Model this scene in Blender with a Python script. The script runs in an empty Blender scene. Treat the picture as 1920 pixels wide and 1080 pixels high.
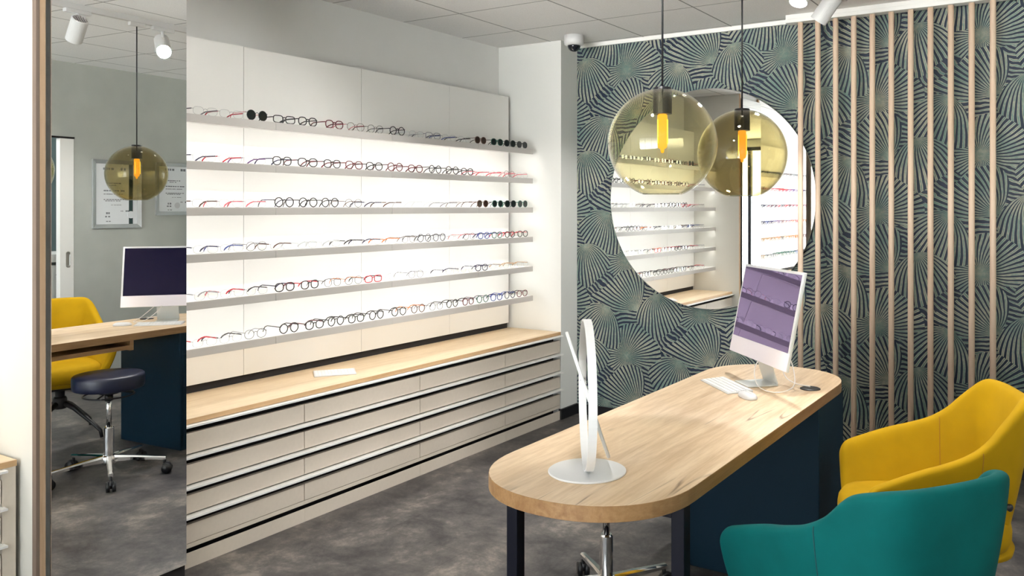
import bpy, bmesh, math, random
from mathutils import Vector, Matrix
random.seed(7)
SC = bpy.context.scene
COL = SC.collection
PI = math.pi

# ------------------------------------------------------------------ helpers
class MB:
    """Collects simple shapes in one bmesh; build() links them as one mesh object."""
    def __init__(s):
        s.bm = bmesh.new(); s.mi = 0; s.smooth = False
    def face(s, vs):
        try:
            f = s.bm.faces.new(vs); f.material_index = s.mi; f.smooth = s.smooth
            return f
        except ValueError:
            return None
    def v(s, *p):
        return s.bm.verts.new(p)
    def box(s, x0, x1, y0, y1, z0, z1):
        a = [s.v(x, y, z) for z in (z0, z1) for x, y in ((x0, y0), (x1, y0), (x1, y1), (x0, y1))]
        for q in ((3, 2, 1, 0), (4, 5, 6, 7), (0, 1, 5, 4), (1, 2, 6, 5), (2, 3, 7, 6), (3, 0, 4, 7)):
            s.face([a[i] for i in q])
    def prism(s, pts, z0, z1, mi_side=None):
        lo = [s.v(x, y, z0) for x, y in pts]; hi = [s.v(x, y, z1) for x, y in pts]
        m = s.mi
        s.face(hi); s.face(lo[::-1])
        if mi_side is not None: s.mi = mi_side
        n = len(pts)
        for i in range(n):
            j = (i + 1) % n
            s.face([lo[i], lo[j], hi[j], hi[i]])
        s.mi = m
    def rings(s, rings, closed=True, cap0=True, cap1=True):
        R = [[s.v(*p) for p in r] for r in rings]
        n = len(R[0])
        for a, b in zip(R, R[1:]):
            for i in range(n if closed else n - 1):
                j = (i + 1) % n
                s.face([a[i], a[j], b[j], b[i]])
        if cap0: s.face(R[0][::-1])
        if cap1: s.face(R[-1])
        return R
    def lathe(s, prof, c=(0, 0, 0), n=32, cap0=True, cap1=True, M=None):
        rs = []
        for r, z in prof:
            ring = []
            for i in range(n):
                a = 2 * PI * i / n
                p = Vector((r * math.cos(a), r * math.sin(a), z))
                if M: p = M @ p
                ring.append((p.x + c[0], p.y + c[1], p.z + c[2]))
            rs.append(ring)
        s.rings(rs, True, cap0, cap1)
    def cyl(s, p0, p1, r0, r1=None, n=16):
        p0 = Vector(p0); p1 = Vector(p1); r1 = r0 if r1 is None else r1
        q = (p1 - p0).to_track_quat('Z', 'Y'); L = (p1 - p0).length
        s.lathe([(r0, 0), (r1, L)], tuple(p0), n, M=q.to_matrix())
    def tube(s, path, r, n=8, closed=False, rad=None):
        P = [Vector(p) for p in path]; m = len(P); rs = []
        up = None
        for i in range(m):
            if closed: t = P[(i + 1) % m] - P[i - 1]
            else: t = P[min(i + 1, m - 1)] - P[max(i - 1, 0)]
            t.normalize()
            if up is None:
                up = Vector((0, 0, 1)) if abs(t.z) < .9 else Vector((1, 0, 0))
            a = t.cross(up).normalized(); b = a.cross(t).normalized(); up = b
            rr = rad[i] if rad else r
            ru, rv = rr if isinstance(rr, tuple) else (rr, rr)
            rs.append([tuple(P[i] + a * ru * math.cos(2 * PI * k / n) + b * rv * math.sin(2 * PI * k / n)) for k in range(n)])
        if closed:
            rs.append(rs[0]); s.rings(rs, True, False, False)
            bmesh.ops.remove_doubles(s.bm, verts=s.bm.verts[-n * (m + 1):] if False else s.bm.verts, dist=1e-7)
        else:
            s.rings(rs)
    def build(s, name, mats, parent=None, bevel=0.0, seg=2, subsurf=0, auto=None, M=None):
        bm = s.bm
        if M is not None: bm.transform(M)
        bmesh.ops.recalc_face_normals(bm, faces=bm.faces)
        me = bpy.data.meshes.new(name); bm.to_mesh(me); bm.free()
        o = bpy.data.objects.new(name, me); COL.objects.link(o)
        for m in (mats if isinstance(mats, (list, tuple)) else [mats]):
            me.materials.append(m)
        if parent is not None:
            o.parent = parent
        if bevel:
            b = o.modifiers.new('bevel', 'BEVEL'); b.width = bevel; b.segments = seg; b.limit_method = 'ANGLE'; b.angle_limit = math.radians(40)
        if subsurf:
            b = o.modifiers.new('sub', 'SUBSURF'); b.levels = subsurf; b.render_levels = subsurf
        return o

def thing(name, label, cat, loc=(0, 0, 0), rz=0.0, group=None):
    o = bpy.data.objects.new(name, None); COL.objects.link(o)
    o.empty_display_size = .05; o.location = loc; o.rotation_euler = (0, 0, rz)
    o['label'] = label; o['category'] = cat
    if group: o['group'] = group
    return o
def tag(o, label, cat, group=None):
    o['label'] = label; o['category'] = cat
    if group: o['group'] = group
    return o
def struct(o):
    o['kind'] = 'structure'; return o
def T(x=0, y=0, z=0): return Matrix.Translation((x, y, z))
def W(root): return Matrix.Translation(-root.location)     # world-built geometry into an unrotated root

# ------------------------------------------------------------------ materials
def nodes(m):
    m.use_nodes = True; nt = m.node_tree; nt.nodes.clear()
    out = nt.nodes.new('ShaderNodeOutputMaterial'); return nt, out
def N(nt, t, **k):
    n = nt.nodes.new(t)
    for a, b in k.items():
        if a in ('operation', 'blend_type', 'data_type', 'noise_dimensions', 'wave_type', 'bands_direction', 'uv_map', 'distribution', 'feature', 'interpolation_type', 'wave_profile'):
            setattr(n, a, b)
        else:
            n.inputs[a].default_value = b
    return n
def L(nt, a, b): nt.links.new(a, b)
def srgb(r, g, b):
    f = lambda c: (c / 255 / 12.92) if c / 255 <= .04045 else ((c / 255 + .055) / 1.055) ** 2.4
    return (f(r), f(g), f(b), 1)
def pbr(name, col, rough=.5, metal=0, spec=.5, noise=0.0, nscale=40, bump=0.0, sheen=0, coat=0):
    m = bpy.data.materials.new(name); nt, out = nodes(m)
    p = N(nt, 'ShaderNodeBsdfPrincipled', Roughness=rough, Metallic=metal)
    p.inputs['Specular IOR Level'].default_value = spec
    p.inputs['Base Color'].default_value = col
    if sheen:
        p.inputs['Sheen Weight'].default_value = sheen; p.inputs['Sheen Roughness'].default_value = .4
        p.inputs['Sheen Tint'].default_value = tuple(min(1, c * 1.5 + .1) for c in col[:3]) + (1,)
    if coat: p.inputs['Coat Weight'].default_value = coat
    if noise or bump:
        tc = N(nt, 'ShaderNodeTexCoord'); nz = N(nt, 'ShaderNodeTexNoise', Scale=nscale, Detail=4)
        L(nt, tc.outputs['Object'], nz.inputs['Vector'])
        if noise:
            mp = N(nt, 'ShaderNodeMapRange'); mp.inputs['From Min'].default_value = .3; mp.inputs['From Max'].default_value = .7
            mp.inputs['To Min'].default_value = 1 - noise; mp.inputs['To Max'].default_value = 1 + noise
            L(nt, nz.outputs['Fac'], mp.inputs['Value'])
            vm = N(nt, 'ShaderNodeVectorMath', operation='SCALE'); vm.inputs[0].default_value = col[:3]
            L(nt, mp.outputs['Result'], vm.inputs['Scale']); L(nt, vm.outputs[0], p.inputs['Base Color'])
        if bump:
            b = N(nt, 'ShaderNodeBump', Strength=bump, Distance=.01); L(nt, nz.outputs['Fac'], b.inputs['Height']); L(nt, b.outputs[0], p.inputs['Normal'])
    L(nt, p.outputs[0], out.inputs[0]); return m
def emit(name, col, s):
    m = bpy.data.materials.new(name); nt, out = nodes(m)
    e = N(nt, 'ShaderNodeEmission', Color=col, Strength=s); L(nt, e.outputs[0], out.inputs[0]); return m
def ramp(nt, stops):
    r = nt.nodes.new('ShaderNodeValToRGB'); e = r.color_ramp.elements
    while len(e) < len(stops): e.new(.5)
    for k, (p, c) in zip(e, stops): k.position = p; k.color = c
    return r
def wood(name, light, mid, dark, scale=1.0, knots=True, rough=.45, axis='Y', streak=.5):
    m = bpy.data.materials.new(name); nt, out = nodes(m)
    tc = N(nt, 'ShaderNodeTexCoord'); mp = N(nt, 'ShaderNodeMapping')
    sc = {'Y': (7, .55, 7), 'X': (.55, 7, 7), 'Z': (7, 7, .5)}[axis]
    mp.inputs['Scale'].default_value = tuple(c * scale for c in sc)
    L(nt, tc.outputs['Object'], mp.inputs['Vector'])
    n1 = N(nt, 'ShaderNodeTexNoise', Scale=1.6, Detail=7, Roughness=.6, Distortion=.7)
    n2 = N(nt, 'ShaderNodeTexNoise', Scale=9.0, Detail=4, Roughness=.7, Distortion=.3)
    L(nt, mp.outputs[0], n1.inputs['Vector']); L(nt, mp.outputs[0], n2.inputs['Vector'])
    r1 = ramp(nt, [(.30, mid), (.52, light), (.75, mid)])
    L(nt, n1.outputs['Fac'], r1.inputs[0])
    r2 = ramp(nt, [(.40, (1, 1, 1, 1)), (.60, (1 - .25 * streak, 1 - .32 * streak, 1 - .4 * streak, 1))]); L(nt, n2.outputs['Fac'], r2.inputs[0])
    mx = N(nt, 'ShaderNodeMix', data_type='RGBA', blend_type='MULTIPLY'); mx.inputs['Factor'].default_value = 1
    L(nt, r1.outputs[0], mx.inputs[6]); L(nt, r2.outputs[0], mx.inputs[7]); col = mx.outputs[2]
    if knots:
        # long dark cracks: thin iso-line of a stretched noise, broken by another noise
        n3 = N(nt, 'ShaderNodeTexNoise', Scale=1.1, Detail=2, Roughness=.4, Distortion=.12)
        mp3 = N(nt, 'ShaderNodeMapping'); mp3.inputs['Scale'].default_value = tuple(c * scale for c in {'Y': (9, .55, 9), 'X': (.55, 9, 9), 'Z': (9, 9, .55)}[axis])
        mp3.inputs['Location'].default_value = (3.3, 1.7, 0)
        L(nt, tc.outputs['Object'], mp3.inputs['Vector']); L(nt, mp3.outputs[0], n3.inputs['Vector'])
        ab = N(nt, 'ShaderNodeMath', operation='SUBTRACT'); ab.inputs[1].default_value = .5; L(nt, n3.outputs['Fac'], ab.inputs[0])
        a2 = N(nt, 'ShaderNodeMath', operation='ABSOLUTE'); L(nt, ab.outputs[0], a2.inputs[0])
        r3 = ramp(nt, [(0, (1, 1, 1, 1)), (.012, (0, 0, 0, 1))]); L(nt, a2.outputs[0], r3.inputs[0])
        n4 = N(nt, 'ShaderNodeTexNoise', Scale=3.2, Detail=2); L(nt, tc.outputs['Object'], n4.inputs['Vector'])
        r4 = ramp(nt, [(.50, (0, 0, 0, 1)), (.62, (1, 1, 1, 1))]); L(nt, n4.outputs['Fac'], r4.inputs[0])
        ml = N(nt, 'ShaderNodeMath', operation='MULTIPLY'); L(nt, r3.outputs[0], ml.inputs[0]); L(nt, r4.outputs[0], ml.inputs[1])
        m5 = N(nt, 'ShaderNodeMath', operation='MULTIPLY'); m5.inputs[1].default_value = .75; L(nt, ml.outputs[0], m5.inputs[0])
        mk = N(nt, 'ShaderNodeMix', data_type='RGBA'); L(nt, m5.outputs[0], mk.inputs['Factor'])
        L(nt, col, mk.inputs[6]); mk.inputs[7].default_value = dark; col = mk.outputs[2]
    p = N(nt, 'ShaderNodeBsdfPrincipled', Roughness=rough); L(nt, col, p.inputs['Base Color'])
    p.inputs['Specular IOR Level'].default_value = .35
    b = N(nt, 'ShaderNodeBump', Strength=.08, Distance=.003); L(nt, n2.outputs['Fac'], b.inputs['Height']); L(nt, b.outputs[0], p.inputs['Normal'])
    L(nt, p.outputs[0], out.inputs[0]); return m
def mirror_mat(name, col=(.93, .95, .95, 1)):
    m = bpy.data.materials.new(name); nt, out = nodes(m)
    g = N(nt, 'ShaderNodeBsdfGlossy', Color=col, Roughness=0.0); L(nt, g.outputs[0], out.inputs[0]); return m
def schlick(nt, f0, f90, power):
    lw = N(nt, 'ShaderNodeLayerWeight', Blend=.5)
    p = N(nt, 'ShaderNodeMath', operation='POWER'); p.inputs[1].default_value = power; L(nt, lw.outputs['Facing'], p.inputs[0])
    m = N(nt, 'ShaderNodeMath', operation='MULTIPLY_ADD'); m.inputs[1].default_value = f90 - f0; m.inputs[2].default_value = f0; L(nt, p.outputs[0], m.inputs[0])
    return m.outputs[0]
def thin_glass(name, tint, ior=1.5, gloss=(1, 1, 1, 1)):
    m = bpy.data.materials.new(name); nt, out = nodes(m)
    t = N(nt, 'ShaderNodeBsdfTransparent', Color=tint); g = N(nt, 'ShaderNodeBsdfGlossy', Color=gloss, Roughness=.0)
    f = schlick(nt, ((ior - 1) / (ior + 1)) ** 2, 1.0, 5.0); mx = nt.nodes.new('ShaderNodeMixShader')
    L(nt, f, mx.inputs[0]); L(nt, t.outputs[0], mx.inputs[1]); L(nt, g.outputs[0], mx.inputs[2])
    L(nt, mx.outputs[0], out.inputs[0]); return m
M = {}
M['white'] = pbr('white laminate', srgb(243, 242, 238), .45)
M['panel'] = pbr('white wall panel', srgb(240, 239, 236), .4)
M['paint'] = pbr('white paint', srgb(226, 226, 222), .8, noise=.015, nscale=3)
M['grey_paint'] = pbr('grey green plaster', srgb(182, 185, 179), .9, noise=.05, nscale=4, bump=.05)
M['niche_paint'] = pbr('light grey paint', srgb(228, 228, 226), .9, noise=.02, nscale=3)
M['back_grey'] = pbr('blue grey paint', srgb(110, 128, 128), .9)
M['sidewhite'] = pbr('warm white side panel', srgb(198, 196, 188), .6)
M['grey_and_lip_shade'] = pbr('plain grey and shelf lip shade', srgb(202, 198, 194), .5)  # white shelf lips greyed with their shade; plain grey on lamps and mouse
M['taupe'] = pbr('taupe laminate', srgb(205, 194, 180), .5, noise=.02, nscale=60)
M['handle'] = pbr('white aluminium', srgb(248, 247, 245), .35)
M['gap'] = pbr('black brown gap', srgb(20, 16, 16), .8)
M['black'] = pbr('black paint', srgb(18, 18, 22), .45)
M['blackplastic'] = pbr('black plastic', srgb(14, 15, 20), .4)
M['navyleg'] = pbr('blue black steel', srgb(6, 8, 22), .5, spec=.2)
M['petrol'] = pbr('petrol laminate', srgb(2, 34, 50), .6, spec=.2, noise=.04, nscale=200)
M['steel'] = pbr('brushed steel', (.62, .63, .62, 1), .28, metal=1)
M['chrome'] = pbr('chrome', (.85, .85, .85, 1), .08, metal=1)
M['alu'] = pbr('silver aluminium', srgb(214, 216, 214), .35, metal=.3)
M['whitemetal'] = pbr('white powder coat', srgb(222, 222, 222), .4)
M['plastic'] = pbr('white plastic', srgb(205, 205, 208), .35)
M['keys'] = pbr('white keys', srgb(236, 236, 238), .5)
M['chin'] = pbr('pale lavender aluminium', srgb(232, 224, 232), .35)
M['navyseat'] = pbr('navy leatherette', srgb(14, 20, 44), .38, spec=.5)
M['teal'] = pbr('teal velvet', srgb(0, 86, 85), .8, spec=.15, sheen=.08, noise=.12, nscale=7)
M['yellow'] = pbr('mustard velvet', srgb(166, 129, 4), .8, spec=.15, sheen=.12, noise=.10, nscale=7)
M['teal_seam'] = pbr('teal seam', srgb(0, 66, 70), .8)
M['yellow_seam'] = pbr('mustard seam', srgb(150, 104, 6), .8)
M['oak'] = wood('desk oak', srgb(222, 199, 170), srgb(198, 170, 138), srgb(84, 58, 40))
M['oak_shaded'] = wood('shaded desk oak', srgb(152, 118, 80), srgb(128, 94, 60), srgb(96, 64, 38), scale=1.5, knots=False)  # darker copy of the desk oak, the edge's weaker light put into the colour
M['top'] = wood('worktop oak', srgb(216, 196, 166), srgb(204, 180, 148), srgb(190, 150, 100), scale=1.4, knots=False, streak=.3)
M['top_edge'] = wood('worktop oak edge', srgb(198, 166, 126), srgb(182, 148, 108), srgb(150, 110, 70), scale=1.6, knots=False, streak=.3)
M['pole'] = wood('beech dowel', srgb(250, 224, 200), srgb(238, 208, 182), srgb(160, 120, 90), scale=.6, knots=False, axis='Z', streak=.25)
M['strip'] = wood('oak edge strip', srgb(206, 176, 146), srgb(186, 154, 122), srgb(150, 110, 80), knots=False, axis='Z', streak=.25)
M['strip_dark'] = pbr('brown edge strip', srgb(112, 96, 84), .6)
M['mirror'] = mirror_mat('silvered mirror')
M['glass_front'] = thin_glass('amber tinted glass', (.965, .945, .83, 1), 1.36)
M['glass_back'] = thin_glass('smoked amber glass', (.80, .757, .61, 1), 1.36)
M['lens'] = thin_glass('clear lens', (.985, .99, .99, 1), 1.35)
M['sunlens'] = pbr('dark sunglass lens', srgb(16, 26, 26), .08, spec=.6)
M['sunbrown'] = pbr('brown sunglass lens', srgb(52, 30, 22), .08, spec=.6)
M['pane'] = thin_glass('window glass', (.97, .98, .98, 1), 1.3)
M['bulb'] = emit('amber filament', (1, .43, .02, 1), 1.1)
M['bulbcore'] = emit('bright filament core', (1, .66, .07, 1), 1.5)
M['led'] = emit('shelf led', (1, .985, .965, 1), 13)
M['led_low'] = emit('dim shelf led', (1, .97, .92, 1), 9)
M['lampface'] = emit('spot lamp face', (1, .98, .95, 1), 14)
M['paper'] = pbr('white certificate paper', srgb(232, 235, 238), .6)
M['ink'] = pbr('grey ink', srgb(120, 124, 130), .7)
M['greenband'] = pbr('dark green ribbon', srgb(40, 62, 62), .6)
M['silverframe'] = pbr('silver frame', srgb(200, 204, 206), .25, metal=.6)
M['domeglass'] = pbr('dark dome', srgb(14, 18, 30), .08, spec=.8)
M['cable'] = pbr('white cable', srgb(232, 226, 222), .5)

def screen_mat():
    m = bpy.data.materials.new('coated dark screen'); nt, out = nodes(m)
    d = N(nt, 'ShaderNodeBsdfDiffuse', Color=srgb(5, 6, 28)); g = N(nt, 'ShaderNodeBsdfGlossy', Color=(.72, .56, .95, 1), Roughness=.015)
    f = schlick(nt, .012, .78, 1.5); mx = nt.nodes.new('ShaderNodeMixShader')
    L(nt, f, mx.inputs[0]); L(nt, d.outputs[0], mx.inputs[1]); L(nt, g.outputs[0], mx.inputs[2])
    L(nt, mx.outputs[0], out.inputs[0]); return m
M['screen'] = screen_mat()

def floor_mat():
    m = bpy.data.materials.new('dark concrete vinyl'); nt, out = nodes(m)
    tc = N(nt, 'ShaderNodeTexCoord')
    n1 = N(nt, 'ShaderNodeTexNoise', Scale=2.8, Detail=12, Roughness=.78, Distortion=.2)
    n2 = N(nt, 'ShaderNodeTexNoise', Scale=14, Detail=6, Roughness=.7)
    L(nt, tc.outputs['Object'], n1.inputs['Vector']); L(nt, tc.outputs['Object'], n2.inputs['Vector'])
    r1 = ramp(nt, [(.36, srgb(44, 42, 44)), (.46, srgb(74, 71, 71)), (.54, srgb(94, 90, 87)), (.64, srgb(138, 130, 122))]); L(nt, n1.outputs['Fac'], r1.inputs[0])
    r2 = ramp(nt, [(.35, (.78, .78, .78, 1)), (.65, (1.08, 1.06, 1.05, 1))]); L(nt, n2.outputs['Fac'], r2.inputs[0])
    mx = N(nt, 'ShaderNodeMix', data_type='RGBA', blend_type='MULTIPLY'); mx.inputs['Factor'].default_value = 1
    L(nt, r1.outputs[0], mx.inputs[6]); L(nt, r2.outputs[0], mx.inputs[7])
    br = nt.nodes.new('ShaderNodeTexBrick'); br.offset = .5
    for k, v in (('Scale', 1.0), ('Mortar Size', .0015), ('Brick Width', .95), ('Row Height', .95)): br.inputs[k].default_value = v
    br.inputs['Color1'].default_value = br.inputs['Color2'].default_value = (1, 1, 1, 1); br.inputs['Mortar'].default_value = (.55, .55, .55, 1)
    L(nt, tc.outputs['Object'], br.inputs['Vector'])
    m2 = N(nt, 'ShaderNodeMix', data_type='RGBA', blend_type='MULTIPLY'); m2.inputs['Factor'].default_value = 1
    L(nt, mx.outputs[2], m2.inputs[6]); L(nt, br.outputs['Color'], m2.inputs[7])
    p = N(nt, 'ShaderNodeBsdfPrincipled', Roughness=.42); L(nt, m2.outputs[2], p.inputs['Base Color'])
    p.inputs['Specular IOR Level'].default_value = .35
    b = N(nt, 'ShaderNodeBump', Strength=.06, Distance=.004); L(nt, n2.outputs['Fac'], b.inputs['Height']); L(nt, b.outputs[0], p.inputs['Normal'])
    L(nt, p.outputs[0], out.inputs[0]); return m
M['floor'] = floor_mat()

def ceiling_mat():
    m = bpy.data.materials.new('mineral ceiling tiles'); nt, out = nodes(m)
    tc = N(nt, 'ShaderNodeTexCoord'); sp = nt.nodes.new('ShaderNodeSeparateXYZ'); L(nt, tc.outputs['Object'], sp.inputs[0])
    def line(o, off, per, w):
        a = N(nt, 'ShaderNodeMath', operation='ADD'); a.inputs[1].default_value = -off + per * 40; L(nt, o, a.inputs[0])
        b = N(nt, 'ShaderNodeMath', operation='MODULO'); b.inputs[1].default_value = per; L(nt, a.outputs[0], b.inputs[0])
        c = N(nt, 'ShaderNodeMath', operation='SUBTRACT'); c.inputs[1].default_value = per / 2; L(nt, b.outputs[0], c.inputs[0])
        d = N(nt, 'ShaderNodeMath', operation='ABSOLUTE'); L(nt, c.outputs[0], d.inputs[0])
        e = N(nt, 'ShaderNodeMath', operation='GREATER_THAN'); e.inputs[1].default_value = per / 2 - w; L(nt, d.outputs[0], e.inputs[0])
        return e.outputs[0]
    lx = line(sp.outputs['X'], -.735, .655, .005); ly = line(sp.outputs['Y'], 3.395, .585, .004)
    mxm = N(nt, 'ShaderNodeMath', operation='MAXIMUM'); L(nt, lx, mxm.inputs[0]); L(nt, ly, mxm.inputs[1])
    nz = N(nt, 'ShaderNodeTexNoise', Scale=160, Detail=3); L(nt, tc.outputs['Object'], nz.inputs['Vector'])
    r = ramp(nt, [(.35, srgb(240, 239, 238)), (.65, srgb(250, 249, 248))]); L(nt, nz.outputs['Fac'], r.inputs[0])
    mk = N(nt, 'ShaderNodeMix', data_type='RGBA'); L(nt, mxm.outputs[0], mk.inputs['Factor']); L(nt, r.outputs[0], mk.inputs[6]); mk.inputs[7].default_value = srgb(150, 150, 150)
    p = N(nt, 'ShaderNodeBsdfPrincipled', Roughness=.9); L(nt, mk.outputs[2], p.inputs['Base Color'])
    L(nt, p.outputs[0], out.inputs[0]); return m
M['ceiling'] = ceiling_mat()

def wallpaper_mat():
    """Each fan cell carries a UV giving the offset from its focus, turned to its main axis; ribs follow the angle."""
    m = bpy.data.materials.new('shell fan wallpaper'); nt, out = nodes(m)
    uv = N(nt, 'ShaderNodeUVMap', uv_map='fan'); uv2 = N(nt, 'ShaderNodeUVMap', uv_map='vary')
    tc = N(nt, 'ShaderNodeTexCoord')
    wob = N(nt, 'ShaderNodeTexNoise', Scale=9, Detail=2); L(nt, tc.outputs['Object'], wob.inputs['Vector'])
    sp = nt.nodes.new('ShaderNodeSeparateXYZ'); L(nt, uv.outputs[0], sp.inputs[0])
    s2 = nt.nodes.new('ShaderNodeSeparateXYZ'); L(nt, uv2.outputs[0], s2.inputs[0])
    def mth(op, a, b=None, c=None):
        n = N(nt, 'ShaderNodeMath', operation=op)
        for i, x in enumerate((a, b, c)):
            if x is None: continue
            if isinstance(x, (int, float)): n.inputs[i].default_value = x
            else: L(nt, x, n.inputs[i])
        return n.outputs[0]
    x, y = sp.outputs[0], sp.outputs[1]
    th = mth('ARCTAN2', y, x); r = mth('SQRT', mth('ADD', mth('MULTIPLY', x, x), mth('MULTIPLY', y, y)))
    q = mth('MULTIPLY', th, mth('ADD', 1, mth('MULTIPLY', r, s2.outputs[0])))
    q = mth('ADD', q, mth('MULTIPLY', mth('SUBTRACT', wob.outputs['Fac'], .5), .12))
    ph = mth('MULTIPLY', q, s2.outputs[1])                      # radians -> cycles
    st = mth('SINE', mth('MULTIPLY', ph, 2 * PI))
    fine = mth('SINE', mth('MULTIPLY', ph, 2 * PI * 3))
    # groove width grows away from the focus
    hgt = mth('ADD', mth('MULTIPLY', st, .5), .5)
    thr = mth('ADD', .30, mth('MULTIPLY', r, .62))
    g = N(nt, 'ShaderNodeMapRange', interpolation_type='SMOOTHSTEP'); L(nt, hgt, g.inputs['Value'])
    L(nt, mth('SUBTRACT', thr, .18), g.inputs['From Min']); L(nt, mth('ADD', thr, .18), g.inputs['From Max'])
    rib = g.outputs[0]
    near = N(nt, 'ShaderNodeMapRange', interpolation_type='SMOOTHSTEP'); L(nt, r, near.inputs['Value'])
    near.inputs['From Min'].default_value = .005; near.inputs['From Max'].default_value = .055; near.inputs['To Min'].default_value = .7; near.inputs['To Max'].default_value = 0
    rib2 = mth('MAXIMUM', rib, near.outputs[0])
    nz = N(nt, 'ShaderNodeTexNoise', Scale=60, Detail=3); L(nt, tc.outputs['Object'], nz.inputs['Vector'])
    big = N(nt, 'ShaderNodeTexNoise', Scale=5, Detail=2); L(nt, tc.outputs['Object'], big.inputs['Vector'])
    rc = ramp(nt, [(.34, srgb(88, 126, 120)), (.5, srgb(140, 150, 138)), (.68, srgb(196, 188, 164))])
    mixv = mth('ADD', mth('MULTIPLY', big.outputs['Fac'], .55), mth('ADD', mth('MULTIPLY', nz.outputs['Fac'], .35), mth('MULTIPLY', fine, .16)))
    L(nt, mixv, rc.inputs[0])
    mk = N(nt, 'ShaderNodeMix', data_type='RGBA'); L(nt, rib2, mk.inputs['Factor']); mk.inputs[6].default_value = srgb(12, 33, 58); L(nt, rc.outputs[0], mk.inputs[7])
    p = N(nt, 'ShaderNodeBsdfPrincipled', Roughness=.6); L(nt, mk.outputs[2], p.inputs['Base Color'])
    b = N(nt, 'ShaderNodeBump', Strength=.5, Distance=.006); L(nt, rib2, b.inputs['Height']); L(nt, b.outputs[0], p.inputs['Normal'])
    L(nt, p.outputs[0], out.inputs[0]); return m
M['wallpaper'] = wallpaper_mat()

# ------------------------------------------------------------------ room constants (metres; camera stands over the origin)
H = 1.52
XM, XW, XR = -3.264, -3.824, .838          # cabinet fronts, niche wall, right wall
YP, YW, YB = 4.985, 5.202, -3.4            # niche end, papered wall, added window wall
C = 2.72
YC0, YC1 = 1.486, 2.044                    # mirror column

# ------------------------------------------------------------------ setting
b = MB(); b.box(-4.1, 4.2, YB - .2, YW + .2, -.12, 0); struct(b.build('floor', M['floor']))
b = MB(); b.box(-4.1, 4.2, YB - .2, YW + .2, C, C + .12); struct(b.build('ceiling', M['ceiling']))
b = MB(); b.box(XW - .16, XW, YB - .2, YW + .2, 0, C); struct(b.build('wall_left', M['niche_paint']))
b = MB(); b.box(XW, XR + .14, YW, YW + .2, 0, C); struct(b.build('wall_far', M['grey_paint']))
b = MB(); b.box(XW, XM, YP, YW, 0, C); struct(b.build('wall_pier', M['paint']))
# right wall with the pocket door opening
D0, D1, DH = 2.95, 3.975, 2.10
b = MB(); b.box(XR, XR + .14, YB, D0, 0, C); b.box(XR, XR + .14, D1, YW, 0, C); b.box(XR, XR + .14, D0, D1, DH, C)
struct(b.build('wall_right', M['grey_paint']))
b = MB(); b.box(XR - .004, XR + .02, D0 - .02, D1 + .003, DH - .010, DH + .004); struct(b.build('trim_1', M['gap']))
# back room beyond the door
b = MB(); b.box(3.9, 4.05, 1.5, YW, 0, C); struct(b.build('wall_back_room', M['back_grey']))
b = MB(); b.box(XR + .14, 3.9, 1.35, 1.5, 0, C); struct(b.build('wall_back_room_near', M['back_grey']))
b = MB(); b.box(XR + .14, 3.9, YW, YW + .2, 0, C); struct(b.build('wall_back_room_far', M['back_grey']))
# unseen wall behind the camera; its window is added to let in fill light
b = MB(); b.box(-3.824, XR, YB - .14, YB, 0, .12); b.box(-3.824, XR, YB - .14, YB, 2.58, C); b.box(-3.824, -3.6, YB - .14, YB, .12, 2.58); b.box(.6, XR + .14, YB - .14, YB, .12, 2.58)
struct(b.build('wall_front', M['paint']))
b = MB()
for x in (-3.6, -2.2, -.8, .54): b.box(x, x + .06, YB - .1, YB - .03, .12, 2.58)
b.box(-3.6, .6, YB - .1, YB - .03, .12, .18); b.box(-3.6, .6, YB - .1, YB - .03, 2.52, 2.58)
wn = struct(b.build('window_added_1', M['black']))
b = MB(); b.box(-3.58, .58, YB - .07, YB - .062, .16, 2.54); o = b.build('pane', M['pane'], wn)
# baseboards and trims
b = MB(); b.box(XM - .012, XM + .014, YP - .014, YW - .01, 0, .075); struct(b.build('baseboard_pier', M['black'], bevel=.002))
b = MB(); b.box(XM + .014, XR, YW - .014, YW, 0, .075); struct(b.build('baseboard_far', M['black'], bevel=.002))
b = MB(); b.box(XM, XR, YW - .018, YW, 2.693, C); struct(b.build('trim_2', M['white']))

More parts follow.
